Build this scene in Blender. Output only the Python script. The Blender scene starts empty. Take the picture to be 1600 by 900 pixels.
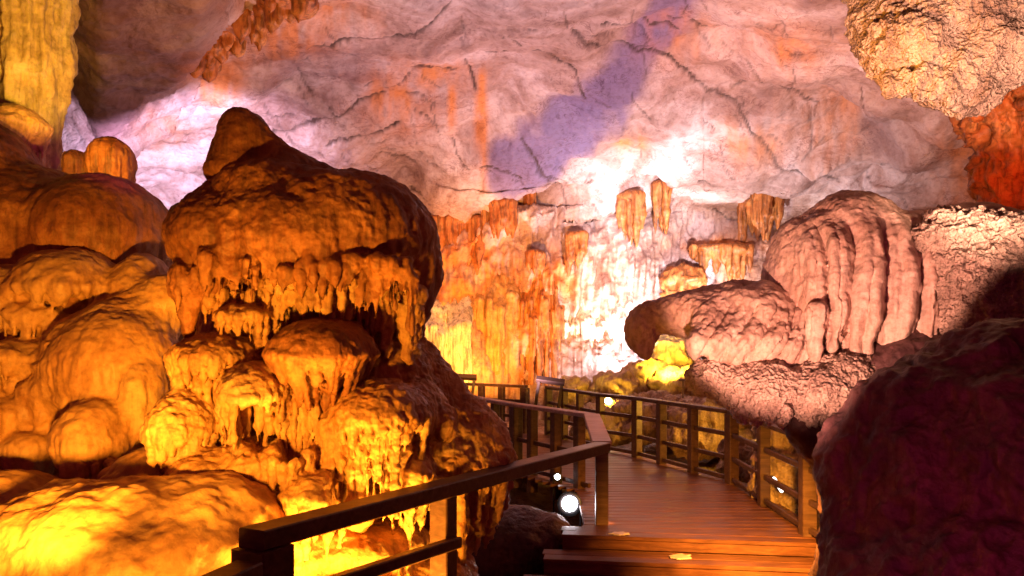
import bpy, math
import numpy as np

SC = bpy.context.scene
COL = SC.collection
F, HZ, EYE = 1256.0, 530.0, 1.9          # focal length in photo pixels, horizon row, eye height


def P(px, py, d):
    """a point of the place seen at photo pixel (px, py), d metres in front of the lens"""
    return np.array([(px - 800.0) / F * d, d, EYE + (HZ - py) / F * d])


# ------------------------------------------------------------------ noise
_r = np.random.default_rng(11)
_perm = np.concatenate([_r.permutation(256)] * 3)
_g = _r.normal(size=(256, 3)); _g /= np.linalg.norm(_g, axis=1)[:, None]
_g = _g.astype(np.float32)


def perlin(p):
    p = np.asarray(p, np.float32)
    i = np.floor(p).astype(np.int64); f = p - i; i &= 255
    u = f * f * f * (f * (f * 6 - 15) + 10)
    out = 0
    for a in (0, 1):
        wx = u[:, 0] if a else 1 - u[:, 0]
        for b in (0, 1):
            wy = u[:, 1] if b else 1 - u[:, 1]
            for c in (0, 1):
                wz = u[:, 2] if c else 1 - u[:, 2]
                h = _perm[_perm[_perm[i[:, 0] + a] + i[:, 1] + b] + i[:, 2] + c]
                g = _g[h]
                out = out + wx * wy * wz * (g[:, 0] * (f[:, 0] - a) + g[:, 1] * (f[:, 1] - b) + g[:, 2] * (f[:, 2] - c))
    return out


def fbm(p, o=4, ridge=False):
    s, a = 0, 1.0
    p = np.asarray(p, np.float32)
    for k in range(o):
        n = perlin(p + 17.3 * k)
        if ridge: n = 0.5 - np.abs(n) * 2
        s = s + a * n; a *= 0.5; p = p * 2.03
    return s


# ------------------------------------------------------------------ solid modelling: blended primitives -> surface nets
class Solid:
    def __init__(s): s.p = []

    def dome(s, c, r, low=1.0, k=0.06, rot=0.0):       # ellipsoid, lower half squashed by `low`
        s.p.append(('e', np.array(c, float), np.array(r, float), low, k, rot)); return s

    def cone(s, a, b, ra, rb, k=0.03):
        s.p.append(('c', np.array(a, float), np.array(b, float), ra, rb, k)); return s

    def cut(s, c, r, k=0.05):
        s.p.append(('x', np.array(c, float), np.array(r, float), 1.0, k, 0.0)); return s

    # the same, given as photo pixels and distance
    def E(s, px, py, d, rx, ry, rd=None, low=1.0, k=0.06, rot=0.0):
        m = d / F
        return s.dome(P(px, py, d), (rx * m, (rd if rd else rx * m), ry * m), low, k, rot)

    def C(s, x1, y1, x2, y2, d, r1, r2, k=0.03, d2=None):
        m = d / F
        return s.cone(P(x1, y1, d), P(x2, y2, d2 or d), r1 * m, r2 * m, k)

    def X(s, px, py, d, rx, ry, rd, k=0.05):
        m = d / F
        return s.cut(P(px, py, d), (rx * m, rd, ry * m), k)

    def shelf(s, px, py, d, rx, top, rd, fr=(15, 45), n=18, seed=0, thick=(3.0, 7.0), neck=True, arc=1.75, rows=2, k=0.05, tilt=0.0, lean=.10):
        """a flowstone ledge: domed top, lobed brim, a fringe of drips under it"""
        q = np.random.default_rng(seed + 100)
        m = d / F
        c = P(px, py, d); R = rx * m
        s.dome(c, (R, rd, top * m), 0.22, k)
        if neck:
            s.cone(c + [0, rd * .5, 0], c + [0, rd * .55, -(fr[0] + fr[1]) * .5 * m], R * .5, R * .4, .06)
        for row in range(rows):
            f = (0.95, 0.74, 0.55)[row]
            ph = np.linspace(-arc, arc, n) + q.normal(0, arc / n * .9, n)
            for a in ph:
                w = q.uniform(thick[0], thick[1]) * m * (1 if row == 0 else 1.25)
                L = (fr[0] + (fr[1] - fr[0]) * q.random() ** 1.6 * 1.25) * m * (1.3 if row else 1)
                o = c + [R * f * math.sin(a), -rd * f * math.cos(a), tilt * R * math.sin(a) - w * .3 + q.uniform(-.2, .2) * w]
                e = o + [-math.sin(a) * L * lean + q.normal(0, .04) * L, math.cos(a) * L * lean, -L]
                mid = o * .45 + e * .55
                s.cone(o + [0, 0, w * .8], mid, w * 1.25, w * .85, w * 1.1)
                s.cone(mid, e, w * .85, w * .22, w * .5)
        return s

    def drips(s, x1, x2, y1, y2, d, L, n, th, seed=0, k=None, dj=0.1, tip=.25, taper=.8):
        """a row of hanging drips between two points of a ledge"""
        q = np.random.default_rng(seed + 500)
        m = d / F
        for i in range(n):
            t = (i + q.uniform(.1, .9)) / n
            w = q.uniform(*th) * m; l = q.uniform(*L) * m
            o = P(x1 + (x2 - x1) * t, y1 + (y2 - y1) * t, d) + [0, q.uniform(-dj, dj), 0]
            e = o + [q.normal(0, .03) * l, 0, -l]
            mid = o * .4 + e * .6
            s.cone(o, mid, w, w * taper, k or w * .8); s.cone(mid, e, w * taper, w * tip, k or w * .5)
        return s

    def mesh(s, vox):
        lo = np.full(3, 1e9); hi = -lo
        bb = []
        for p in s.p:
            if p[0] == 'c':
                r = max(p[3], p[4]); a = np.minimum(p[1], p[2]) - r; b = np.maximum(p[1], p[2]) + r; k = p[5]
            else:
                r = p[2] if p[5] == 0 else np.full(3, p[2].max()); a = p[1] - r; b = p[1] + r; k = p[4]
            bb.append((a - k - 3 * vox, b + k + 3 * vox))
            if p[0] != 'x':
                lo = np.minimum(lo, a - .35 * k - 4 * vox); hi = np.maximum(hi, b + .35 * k + 4 * vox)
        n = np.ceil((hi - lo) / vox).astype(int) + 1
        ax = [(lo[i] + vox * np.arange(n[i])).astype(np.float32) for i in range(3)]
        V = np.full(tuple(n), 1.0, np.float32)
        for p, (a, b) in zip(s.p, bb):
            i0 = np.clip(np.floor((a - lo) / vox).astype(int), 0, n); i1 = np.clip(np.ceil((b - lo) / vox).astype(int) + 1, 0, n)
            if (i1 <= i0).any(): continue
            sl = tuple(slice(i0[i], i1[i]) for i in range(3))
            X = ax[0][sl[0]][:, None, None]; Y = ax[1][sl[1]][None, :, None]; Z = ax[2][sl[2]][None, None, :]
            if p[0] == 'c':
                A, B, ra, rb, k = p[1:]
                ba = B - A; L2 = max(float(ba @ ba), 1e-9)
                t = np.clip(((X - A[0]) * ba[0] + (Y - A[1]) * ba[1] + (Z - A[2]) * ba[2]) / L2, 0, 1)
                D = np.sqrt((X - A[0] - ba[0] * t) ** 2 + (Y - A[1] - ba[1] * t) ** 2 + (Z - A[2] - ba[2] * t) ** 2) - (ra + (rb - ra) * t)
            else:
                c, r, low, k, rot = p[1:]
                x, y, z = X - c[0], Y - c[1], Z - c[2]
                if rot:
                    cs, sn = math.cos(rot), math.sin(rot); x, z = x * cs + z * sn, -x * sn + z * cs
                rz = np.where(z > 0, r[2], r[2] * low)
                k0 = np.sqrt((x / r[0]) ** 2 + (y / r[1]) ** 2 + (z / rz) ** 2)
                k1 = np.sqrt((x / r[0] ** 2) ** 2 + (y / r[1] ** 2) ** 2 + (z / rz ** 2) ** 2)
                D = k0 * (k0 - 1) / np.maximum(k1, 1e-6)
            W = V[sl]
            if p[0] == 'x': D = -D; W, D = -W, -D
            k = max(k, 1e-4)
            h = np.maximum(k - np.abs(W - D), 0) / k
            res = np.minimum(W, D) - h * h * k * .25
            V[sl] = -res if p[0] == 'x' else res
        return surface_nets(V, lo, vox)


def surface_nets(V, lo, vox):
    ins = V < 0
    n = np.array(V.shape) - 1
    S = np.zeros(tuple(n), np.int8)
    sl = lambda o: tuple(slice(o[i], o[i] + n[i]) for i in range(3))
    cs = [(a, b, c) for a in (0, 1) for b in (0, 1) for c in (0, 1)]
    for o in cs: S += ins[sl(o)]
    act = (S > 0) & (S < 8)
    I = np.argwhere(act)
    idx = np.full(tuple(n), -1, np.int64); idx[act] = np.arange(len(I))
    pos = np.zeros((len(I), 3)); cnt = np.zeros(len(I))
    val = {o: V[I[:, 0] + o[0], I[:, 1] + o[1], I[:, 2] + o[2]] for o in cs}
    for a in cs:
        for x in range(3):
            if a[x]: continue
            b = list(a); b[x] = 1; b = tuple(b)
            va, vb = val[a], val[b]
            m = (va < 0) != (vb < 0)
            t = np.where(m, va / np.where(m, va - vb, 1), 0)
            q = np.array(a, float)[None, :].repeat(len(I), 0); q[:, x] = t
            pos[m] += q[m]; cnt[m] += 1
    pos = lo + vox * (I + pos / cnt[:, None])
    F_ = []
    for x in range(3):
        y, z = (x + 1) % 3, (x + 2) % 3
        a = [slice(None)] * 3; b = [slice(None)] * 3
        a[x] = slice(0, -1); b[x] = slice(1, None)
        sg = ins[tuple(a)] != ins[tuple(b)]
        E = np.argwhere(sg)
        E = E[(E[:, y] > 0) & (E[:, z] > 0) & (E[:, y] < n[y]) & (E[:, z] < n[z])]
        q = []
        for dy, dz in ((0, 0), (1, 0), (1, 1), (0, 1)):
            c = E.copy(); c[:, y] -= dy; c[:, z] -= dz
            q.append(idx[c[:, 0], c[:, 1], c[:, 2]])
        q = np.stack(q, 1)
        fl = ~ins[E[:, 0], E[:, 1], E[:, 2]]
        q[fl] = q[fl][:, ::-1]
        F_.append(q)
    q = np.concatenate(F_)
    return pos, q[(q >= 0).all(1)]


def normals(v, q):
    a = np.cross(v[q[:, 2]] - v[q[:, 0]], v[q[:, 3]] - v[q[:, 1]])
    N = np.zeros_like(v)
    for i in range(4):
        for k in range(3): N[:, k] += np.bincount(q[:, i], a[:, k], len(v))
    return N / np.maximum(np.linalg.norm(N, axis=1), 1e-12)[:, None]


def quad_mesh(name, v, q, smooth=True):
    me = bpy.data.meshes.new(name)
    me.vertices.add(len(v)); me.vertices.foreach_set('co', np.ascontiguousarray(v, np.float32).ravel())
    me.loops.add(len(q) * 4); me.loops.foreach_set('vertex_index', np.ascontiguousarray(q, np.int32).ravel())
    me.polygons.add(len(q)); me.polygons.foreach_set('loop_start', np.arange(0, len(q) * 4, 4, dtype=np.int32))
    me.update(calc_edges=True); me.validate()
    me.polygons.foreach_set('use_smooth', np.full(len(me.polygons), smooth)); me.update()
    return me


# ------------------------------------------------------------------ naming
def tag(o, label=None, cat=None, group=None, kind=None):
    for k, x in (('label', label), ('category', cat), ('group', group), ('kind', kind)):
        if x: o[k] = x
    return o


def thing(name, label, cat, loc, group=None):
    o = bpy.data.objects.new(name, None); COL.objects.link(o); o.location = [float(t) for t in loc]
    o.empty_display_size = .2
    return tag(o, label, cat, group)


def link(name, me, mat, parent=None, loc=None):
    o = bpy.data.objects.new(name, me); COL.objects.link(o)
    me.materials.append(mat)
    if parent: o.parent = parent
    if loc is not None: o.location = [float(t) for t in loc]
    return o


def rock(name, solid, vox, mat, parent=None, rough=.035, freq=2.2, fine=.012, flute=.0, ridge=0.0, pits=0.0, base=None, fold=None):
    v, q = solid.mesh(vox)
    if fold: v = v + normals(v, q) * fold(v, normals(v, q))[:, None]
    for _ in range(1):
        N = normals(v, q)
        D = rough * fbm(v * freq, 4) + fine * fbm(v * freq * 6 + 5, 3)
        if ridge: D = D + ridge * fbm(v * freq * 1.7 + 9, 4, True)
        if flute:
            st = 1 - np.abs(N[:, 2])
            D = D + flute * st * fbm(v * np.array([11, 11, 1.3]) * (freq / 2.2), 3)
        if pits:
            w = perlin(v * freq * 9 + 3); w2 = perlin(v * freq * 17 + 7)
            D = D - pits * (np.maximum(w - .05, 0) * 1.6 + np.maximum(w2, 0) * .8)
        v = v + N * D[:, None]
    if parent is not None: loc = np.array(parent.location)
    else: loc = np.array(base if base is not None else [v[:, 0].mean(), v[:, 1].mean(), v[:, 2].min()])
    me = quad_mesh(name, v - loc, q)
    return link(name, me, mat, parent, None if parent is not None else loc)


# ------------------------------------------------------------------ materials
def nodes(name):
    m = bpy.data.materials.new(name); m.use_nodes = True
    nt = m.node_tree; b = nt.nodes['Principled BSDF']
    def N(t, **kw):
        n = nt.nodes.new(t)
        for k, x in kw.items():
            if k in n.inputs: n.inputs[k].default_value = x
            else: setattr(n, k, x)
        return n
    return m, nt, b, N


def ramp(N, nt, src, stops):
    r = N('ShaderNodeValToRGB'); e = r.color_ramp.elements
    while len(e) < len(stops): e.new(.5)
    for x, (p, c) in zip(e, stops): x.position = p; x.color = (*c, 1)
    nt.links.new(src, r.inputs[0]); return r


def rock_mat(name, cols, scale=1.0, rough=(.42, .75), bump=.35, pits=0.0, streak=.25, wet=.45):
    m, nt, b, N = nodes(name); L = nt.links.new
    tc = N('ShaderNodeTexCoord')
    n1 = N('ShaderNodeTexNoise', Scale=2.4 * scale, Detail=8.0, Roughness=.62, Distortion=.5); L(tc.outputs['Object'], n1.inputs['Vector'])
    c1 = ramp(N, nt, n1.outputs['Fac'], [(.30, cols[0]), (.5, cols[1]), (.70, cols[2])])
    mp = N('ShaderNodeMapping'); mp.inputs['Scale'].default_value = (9 * scale, 9 * scale, 1.2 * scale); L(tc.outputs['Object'], mp.inputs['Vector'])
    n2 = N('ShaderNodeTexNoise', Scale=1.6, Detail=5.0, Roughness=.6, Distortion=.6); L(mp.outputs[0], n2.inputs['Vector'])
    r2 = ramp(N, nt, n2.outputs['Fac'], [(.36, (1 - streak * 1.6,) * 3), (.55, (1, 1, 1))])
    mx = N('ShaderNodeMixRGB', blend_type='MULTIPLY'); mx.inputs[0].default_value = 1.0
    L(c1.outputs[0], mx.inputs[1]); L(r2.outputs[0], mx.inputs[2])
    n3 = N('ShaderNodeTexNoise', Scale=26 * scale, Detail=6.0, Roughness=.7); L(tc.outputs['Object'], n3.inputs['Vector'])
    r3 = ramp(N, nt, n3.outputs['Fac'], [(.32, (.62, .58, .55)), (.52, (1, 1, 1))])
    m3 = N('ShaderNodeMixRGB', blend_type='MULTIPLY'); m3.inputs[0].default_value = .8
    L(mx.outputs[0], m3.inputs[1]); L(r3.outputs[0], m3.inputs[2]); L(m3.outputs[0], b.inputs['Base Color'])
    n4 = N('ShaderNodeTexNoise', Scale=5 * scale, Detail=4.0); L(tc.outputs['Object'], n4.inputs['Vector'])
    mr = N('ShaderNodeMapRange'); mr.inputs[1].default_value = .35; mr.inputs[2].default_value = .65
    mr.inputs[3].default_value = rough[0]; mr.inputs[4].default_value = rough[1]
    L(n4.outputs['Fac'], mr.inputs[0]); L(mr.outputs[0], b.inputs['Roughness'])
    b.inputs['Specular IOR Level'].default_value = wet
    # bump: medium lumps, fine grain, optional pits
    n5 = N('ShaderNodeTexNoise', Scale=14 * scale, Detail=9.0, Roughness=.68); L(tc.outputs['Object'], n5.inputs['Vector'])
    b1 = N('ShaderNodeBump', Strength=bump, Distance=.05); L(n5.outputs['Fac'], b1.inputs['Height'])
    last = b1
    if pits:
        vo = N('ShaderNodeTexVoronoi', Scale=30 * scale, Randomness=1.0); L(tc.outputs['Object'], vo.inputs['Vector'])
        b2 = N('ShaderNodeBump', Strength=pits, Distance=.04); L(vo.outputs['Distance'], b2.inputs['Height']); L(b1.outputs[0], b2.inputs['Normal']); last = b2
    b3 = N('ShaderNodeBump', Strength=bump * .7, Distance=.03); L(n2.outputs['Fac'], b3.inputs['Height']); L(last.outputs[0], b3.inputs['Normal'])
    L(b3.outputs[0], b.inputs['Normal'])
    return m


M = {}
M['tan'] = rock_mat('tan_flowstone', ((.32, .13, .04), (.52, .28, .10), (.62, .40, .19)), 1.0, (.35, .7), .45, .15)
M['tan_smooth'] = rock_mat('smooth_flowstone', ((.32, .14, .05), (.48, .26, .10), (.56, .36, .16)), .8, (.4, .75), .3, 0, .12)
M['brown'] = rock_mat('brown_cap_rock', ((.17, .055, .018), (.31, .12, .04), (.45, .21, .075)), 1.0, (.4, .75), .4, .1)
M['pink'] = rock_mat('pale_pitted_rock', ((.36, .22, .17), (.55, .39, .32), (.66, .51, .44)), 1.0, (.4, .75), .32, .12, .2)
M['porous'] = rock_mat('porous_rock', ((.22, .14, .12), (.48, .36, .30), (.62, .50, .42)), 1.1, (.45, .8), .6, .8, .2)
M['dark'] = rock_mat('dark_shaded_rock', ((.05, .022, .028), (.09, .042, .045), (.15, .075, .07)), 1.0, (.35, .7), .4, .1)  # shade on the unlit stem and corner boulder put into a dark colour
M['orange'] = rock_mat('iron_stained_dripstone', ((.26, .07, .02), (.44, .15, .035), (.56, .26, .08)), .9, (.4, .7), .4, 0, .4)
M['cream'] = rock_mat('cream_dripstone', ((.50, .38, .30), (.68, .60, .54), (.76, .72, .70)), .9, (.35, .65), .35, 0, .42)
M['ochre'] = rock_mat('ochre_boulder', ((.36, .22, .08), (.54, .38, .16), (.62, .50, .28)), .8, (.45, .8), .4, .1)
M['ground'] = rock_mat('cave_floor_rock', ((.22, .13, .07), (.40, .27, .15), (.52, .38, .24)), .8, (.4, .8), .6, .3)


def shell_mat():
    m, nt, b, N = nodes('limestone_vault'); L = nt.links.new
    tc = N('ShaderNodeTexCoord')
    n1 = N('ShaderNodeTexNoise', Scale=.55, Detail=9.0, Roughness=.62, Distortion=1.2); L(tc.outputs['Object'], n1.inputs['Vector'])
    c1 = ramp(N, nt, n1.outputs['Fac'], [(.33, (.24, .14, .11)), (.48, (.44, .31, .28)), (.64, (.62, .51, .50))])
    col = c1.outputs[0]
    def over(attr, rgb, strength):
        nonlocal col
        a = N('ShaderNodeAttribute'); a.attribute_name = attr
        mu = N('ShaderNodeMath', operation='MULTIPLY'); L(a.outputs['Fac'], mu.inputs[0]); mu.inputs[1].default_value = strength
        x = N('ShaderNodeMixRGB'); L(mu.outputs[0], x.inputs[0]); L(col, x.inputs[1]); x.inputs[2].default_value = (*rgb, 1); col = x.outputs[0]
    over('violet', (.17, .13, .27), .95)  # shadow band of the vault, painted into the rock colour
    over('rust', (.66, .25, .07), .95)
    over('streak', (.16, .055, .02), .93)
    over('shade_and_tone', (.08, .03, .055), .92)
    # small dark scratch marks and pale crusts in the limestone
    mp = N('ShaderNodeMapping'); mp.inputs['Scale'].default_value = (1.6, 1.6, 3.4); mp.inputs['Rotation'].default_value = (.4, .3, .5); L(tc.outputs['Object'], mp.inputs['Vector'])
    n2 = N('ShaderNodeTexNoise', Scale=1.5, Detail=7.0, Roughness=.6, Distortion=1.6); L(mp.outputs[0], n2.inputs['Vector'])
    ab = N('ShaderNodeMath', operation='SUBTRACT'); L(n2.outputs['Fac'], ab.inputs[0]); ab.inputs[1].default_value = .5
    a2 = N('ShaderNodeMath', operation='ABSOLUTE'); L(ab.outputs[0], a2.inputs[0])
    r2 = ramp(N, nt, a2.outputs[0], [(.0, (.45, .32, .33)), (.012, (.85, .8, .8)), (.03, (1, 1, 1))])
    n6 = N('ShaderNodeTexNoise', Scale=1.1, Detail=3.0); L(tc.outputs['Object'], n6.inputs['Vector'])
    r6 = ramp(N, nt, n6.outputs['Fac'], [(.48, (0, 0, 0)), (.62, (1, 1, 1))])
    mx = N('ShaderNodeMixRGB', blend_type='MULTIPLY'); L(r6.outputs[0], mx.inputs[0]); L(col, mx.inputs[1]); L(r2.outputs[0], mx.inputs[2])
    n3 = N('ShaderNodeTexNoise', Scale=9.0, Detail=8.0, Roughness=.7); L(tc.outputs['Object'], n3.inputs['Vector'])
    r3 = ramp(N, nt, n3.outputs['Fac'], [(.36, (.58, .46, .44)), (.52, (1, 1, 1))])
    m3 = N('ShaderNodeMixRGB', blend_type='MULTIPLY'); m3.inputs[0].default_value = .55; L(mx.outputs[0], m3.inputs[1]); L(r3.outputs[0], m3.inputs[2])
    a = N('ShaderNodeAttribute'); a.attribute_name = 'crack'
    x = N('ShaderNodeMixRGB'); L(a.outputs['Fac'], x.inputs[0]); L(m3.outputs[0], x.inputs[1]); x.inputs[2].default_value = (.05, .025, .02, 1)
    L(x.outputs[0], b.inputs['Base Color'])
    b.inputs['Roughness'].default_value = .68; b.inputs['Specular IOR Level'].default_value = .3
    n4 = N('ShaderNodeTexNoise', Scale=3.2, Detail=10.0, Roughness=.66, Distortion=.9); L(tc.outputs['Object'], n4.inputs['Vector'])
    b1 = N('ShaderNodeBump', Strength=.45, Distance=.14); L(n4.outputs['Fac'], b1.inputs['Height'])
    b2 = N('ShaderNodeBump', Strength=.4, Distance=.1); L(n2.outputs['Fac'], b2.inputs['Height']); L(b1.outputs[0], b2.inputs['Normal'])
    L(b2.outputs[0], b.inputs['Normal'])
    return m


M['shell'] = shell_mat()


def wood_mat(name, cols, rough=.45, axis=0):
    m, nt, b, N = nodes(name); L = nt.links.new
    tc = N('ShaderNodeTexCoord'); mp = N('ShaderNodeMapping'); sc = [14, 14, 14]; sc[axis] = 1.2; mp.inputs['Scale'].default_value = sc
    L(tc.outputs['Object'], mp.inputs['Vector'])
    n = N('ShaderNodeTexNoise', Scale=1.5, Detail=8.0, Roughness=.65, Distortion=.8); L(mp.outputs[0], n.inputs['Vector'])
    c = ramp(N, nt, n.outputs['Fac'], [(.3, cols[0]), (.5, cols[1]), (.7, cols[2])])
    n2 = N('ShaderNodeTexNoise', Scale=3.0, Detail=5.0); L(tc.outputs['Object'], n2.inputs['Vector'])
    r2 = ramp(N, nt, n2.outputs['Fac'], [(.35, (.6, .55, .55)), (.6, (1, 1, 1))])
    mx = N('ShaderNodeMixRGB', blend_type='MULTIPLY'); mx.inputs[0].default_value = .8; L(c.outputs[0], mx.inputs[1]); L(r2.outputs[0], mx.inputs[2])
    L(mx.outputs[0], b.inputs['Base Color']); b.inputs['Specular IOR Level'].default_value = .25
    mr = N('ShaderNodeMapRange'); mr.inputs[3].default_value = rough - .12; mr.inputs[4].default_value = rough + .2; L(n2.outputs['Fac'], mr.inputs[0]); L(mr.outputs[0], b.inputs['Roughness'])
    bp = N('ShaderNodeBump', Strength=.35, Distance=.01); L(n.outputs['Fac'], bp.inputs['Height']); L(bp.outputs[0], b.inputs['Normal'])
    return m


M['rail'] = wood_mat('dark_stained_timber', ((.045, .022, .018), (.085, .042, .032), (.13, .07, .05)), .42)
M['rail_pale'] = wood_mat('pale_lit_timber', ((.30, .18, .15), (.42, .28, .24), (.52, .38, .33)), .45)  # lamplight on the inner handrails put into the colour as pale pink
M['deck'] = wood_mat('worn_deck_timber', ((.07, .026, .016), (.13, .05, .03), (.20, .085, .045)), .4, 0)


def plain(name, rgb, rough=.5, metal=0.0, emit=None, power=0.0):
    m, nt, b, N = nodes(name); L = nt.links.new
    n = N('ShaderNodeTexNoise', Scale=18.0, Detail=4.0); tc = N('ShaderNodeTexCoord'); L(tc.outputs['Object'], n.inputs['Vector'])
    r = ramp(N, nt, n.outputs['Fac'], [(.3, tuple(.75 * c for c in rgb)), (.7, rgb)]); L(r.outputs[0], b.inputs['Base Color'])
    b.inputs['Roughness'].default_value = rough; b.inputs['Metallic'].default_value = metal
    if emit: b.inputs['Emission Color'].default_value = (*emit, 1); b.inputs['Emission Strength'].default_value = power
    return m


M['housing'] = plain('black_lamp_housing', (.03, .03, .032), .4, .6)
M['lens_white'] = plain('lit_lamp_glass_white', (.8, .8, .8), .2, 0, (.93, .95, 1.0), 25)
M['lens_warm'] = plain('lit_lamp_glass_warm', (.8, .8, .8), .2, 0, (1, .80, .40), 30)
M['panel'] = plain('dark_board', (.04, .018, .015), .6)
M['paper'] = plain('pale_wet_patch', (.60, .48, .50), .5)
M['cable'] = plain('dark_rod', (.25, .2, .15), .5, .5)

# ================================================================== the cave shell (walls and vault)
def seg_dist(x, y, pts):
    D = np.full(x.shape, 1e9)
    for (ax, ay), (bx, by) in zip(pts[:-1], pts[1:]):
        dx, dy = bx - ax, by - ay
        t = np.clip(((x - ax) * dx + (y - ay) * dy) / (dx * dx + dy * dy), 0, 1)
        D = np.minimum(D, np.hypot(x - ax - t * dx, y - ay - t * dy))
    return D


def sstep(a, b, x):
    t = np.clip((x - a) / (b - a), 0, 1); return t * t * (3 - 2 * t)


def blob(x, y, cx, cy, rx, ry, soft=1.0):
    return np.exp(-(((x - cx) / rx) ** 2 + ((y - cy) / ry) ** 2) * soft)


def build_shell():
    gx = np.concatenate([np.arange(-900, -60, 12), np.arange(-60, 1660, 2.8), np.arange(1660, 2500, 12)])
    gy = np.concatenate([np.arange(-900, -40, 12), np.arange(-40, 640, 2.8), np.arange(640, 760, 8)])
    X, Y = np.meshgrid(gx, gy)
    x, y = X.ravel(), Y.ravel()
    d = np.interp(y, [-900, -650, -400, -150, 0, 100, 200, 270, 330, 450, 640, 760], [3.6, 4.7, 6.2, 9.3, 12.6, 15.4, 18.6, 20.8, 21.8, 21.3, 20.9, 20.9])
    d = d * np.interp(x, [-900, -400, 0, 250, 600, 1100, 1350, 1600, 2000, 2500], [.46, .66, .86, .93, .98, 1.0, .93, .80, .60, .44])
    # the unlit overhang at upper left and the facets at right
    wob = 22 * perlin(np.stack([x / 60, y / 60, x * 0 + 4], 1))
    ovx = sstep(60, 170, x)
    edge = np.interp(x, [-900, 60, 150, 200, 260, 300, 340], [330, 300, 250, 225, 165, 110, 20]) + wob
    d *= 1 - .16 * ovx * sstep(28, -28, y - edge) * sstep(380, 300, x)
    base = np.stack([(x - 800) / F * d, d, EYE + (HZ - y) / F * d], 1)
    lo = base * .33
    bump = .6 * fbm(lo + 3, 3) + .36 * fbm(base * .8 + 40, 5, True) * (.15 + .3 * sstep(260, 420, y) * (1 - sstep(620, 700, x) * sstep(1250, 1100, x))) + .10 * fbm(base * np.array([2.0, 2.0, 1.2]) + 8, 5) + .035 * fbm(base * np.array([4.5, 4.5, 7.0]) + 18, 4, True)
    right = sstep(1180, 1300, x) * sstep(80, 200, y)
    w = base * .75 + .35 * np.stack([fbm(base * .6 + 60, 2), fbm(base * .6 + 70, 2), fbm(base * .6 + 80, 2)], 1)
    bump += right * .9 * (np.abs(perlin(w)) - .2)
    flut = sstep(300, 360, y) * sstep(620, 700, x) * sstep(1250, 1100, x)
    bump += flut * (.30 * fbm(base * np.array([2.6, 2.6, .22]) + 12, 5) + .16 * fbm(base * np.array([6.5, 6.5, .5]) + 32, 3, True) + .07 * fbm(base * np.array([5, 5, 3.2]) + 2, 4))
    # folds running along the vault
    u = (x * .55 + y * .85) / 95 + 1.2 * perlin(np.stack([x / 170, y / 170, x * 0], 1))
    bump += .10 * np.abs(np.sin(u)) * sstep(330, 240, y)
    # stair-like broken ledges of the vault over the lit wall
    led = np.interp(x, [600, 690, 800, 880, 960, 1160, 1300], [360, 340, 300, 280, 262, 285, 320]) + 10 * perlin(np.stack([x / 22, y / 22, x * 0 + 2], 1))
    bump += .32 * sstep(6, -10, y - led) * sstep(620, 700, x) * sstep(1320, 1230, x) * sstep(120, 260, y)
    led2 = np.interp(x, [600, 690, 800, 900, 960], [440, 425, 372, 345, 330]) + 9 * perlin(np.stack([x / 20, y / 20, x * 0 + 6], 1))
    bump += .35 * sstep(5, -8, y - led2) * sstep(960, 900, x) * sstep(640, 690, x) * sstep(-60, -20, y - led2)
    jx = x + 7 * perlin(np.stack([x / 26, y / 26, x * 0 + 9], 1)) + 2.5 * perlin(np.stack([x / 5, y / 5, x * 0 + 1], 1))
    jy = y + 7 * perlin(np.stack([x / 26, y / 26, x * 0 + 21], 1)) + 2.5 * perlin(np.stack([x / 5, y / 5, x * 0 + 5], 1))
    cracks = [([(425, 198), (500, 178), (545, 165), (600, 148)], 2.2), ([(895, 35), (950, 70), (1000, 88), (1040, 97), (1100, 130), (1150, 147), (1190, 190), (1240, 235), (1310, 268)], 2.6),
              ([(728, 92), (736, 118), (742, 145)], 2.2), ([(480, 62), (560, 48), (640, 32), (705, -5)], 2.0), ([(815, 195), (850, 250), (880, 282), (925, 262)], 2.4),
              ([(880, 282), (800, 302), (740, 318), (680, 340)], 2.4), ([(760, 76), (850, 80), (900, 112), (914, 142)], 1.8), ([(1190, 118), (1250, 150), (1290, 172)], 1.6),
              ([(940, 28), (985, 25), (1015, 52), (1045, 48), (1060, 62)], 1.8), ([(510, 205), (575, 200), (625, 185)], 1.8), ([(585, 228), (610, 240), (650, 262)], 1.8),
              ([(750, 235), (790, 240), (812, 250)], 1.6), ([(620, 100), (665, 100), (710, 112)], 1.6), ([(1090, 250), (1140, 262)], 1.6), ([(1080, 48), (1110, 58), (1140, 52)], 1.5)]
    q = np.random.default_rng(91)
    for i in range(110):
        cx, cy = q.uniform(330, 1420), q.uniform(-10, 330); a = q.normal(.55, .6); L = q.uniform(7, 26); b = q.normal(0, .35)
        cracks.append(([(cx, cy), (cx + L * math.cos(a), cy + L * math.sin(a)), (cx + L * (math.cos(a) + math.cos(a + b)), cy + L * (math.sin(a) + math.sin(a + b)))], q.uniform(.2, 1.0)))
    crack = np.zeros_like(x)
    for pts, wd in cracks:
        xs = [p_[0] for p_ in pts]; ys = [p_[1] for p_ in pts]
        near = (jx > min(xs) - 8) & (jx < max(xs) + 8) & (jy > min(ys) - 8) & (jy < max(ys) + 8)
        crack[near] = np.maximum(crack[near], sstep(wd * .6 + 1.6, .6, seg_dist(jx[near], jy[near], pts)) * min(1, .45 + wd * .35))
    crack *= .9 + .8 * perlin(np.stack([x / 30, y / 30, x * 0 + 3], 1)); crack = np.clip(crack, 0, 1)
    bump -= .035 * crack
    v = base.copy()
    q = np.arange(len(x)).reshape(X.shape)
    q = np.stack([q[:-1, :-1], q[:-1, 1:], q[1:, 1:], q[1:, :-1]], -1).reshape(-1, 4)[:, ::-1]
    N = normals(v, q)
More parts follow.
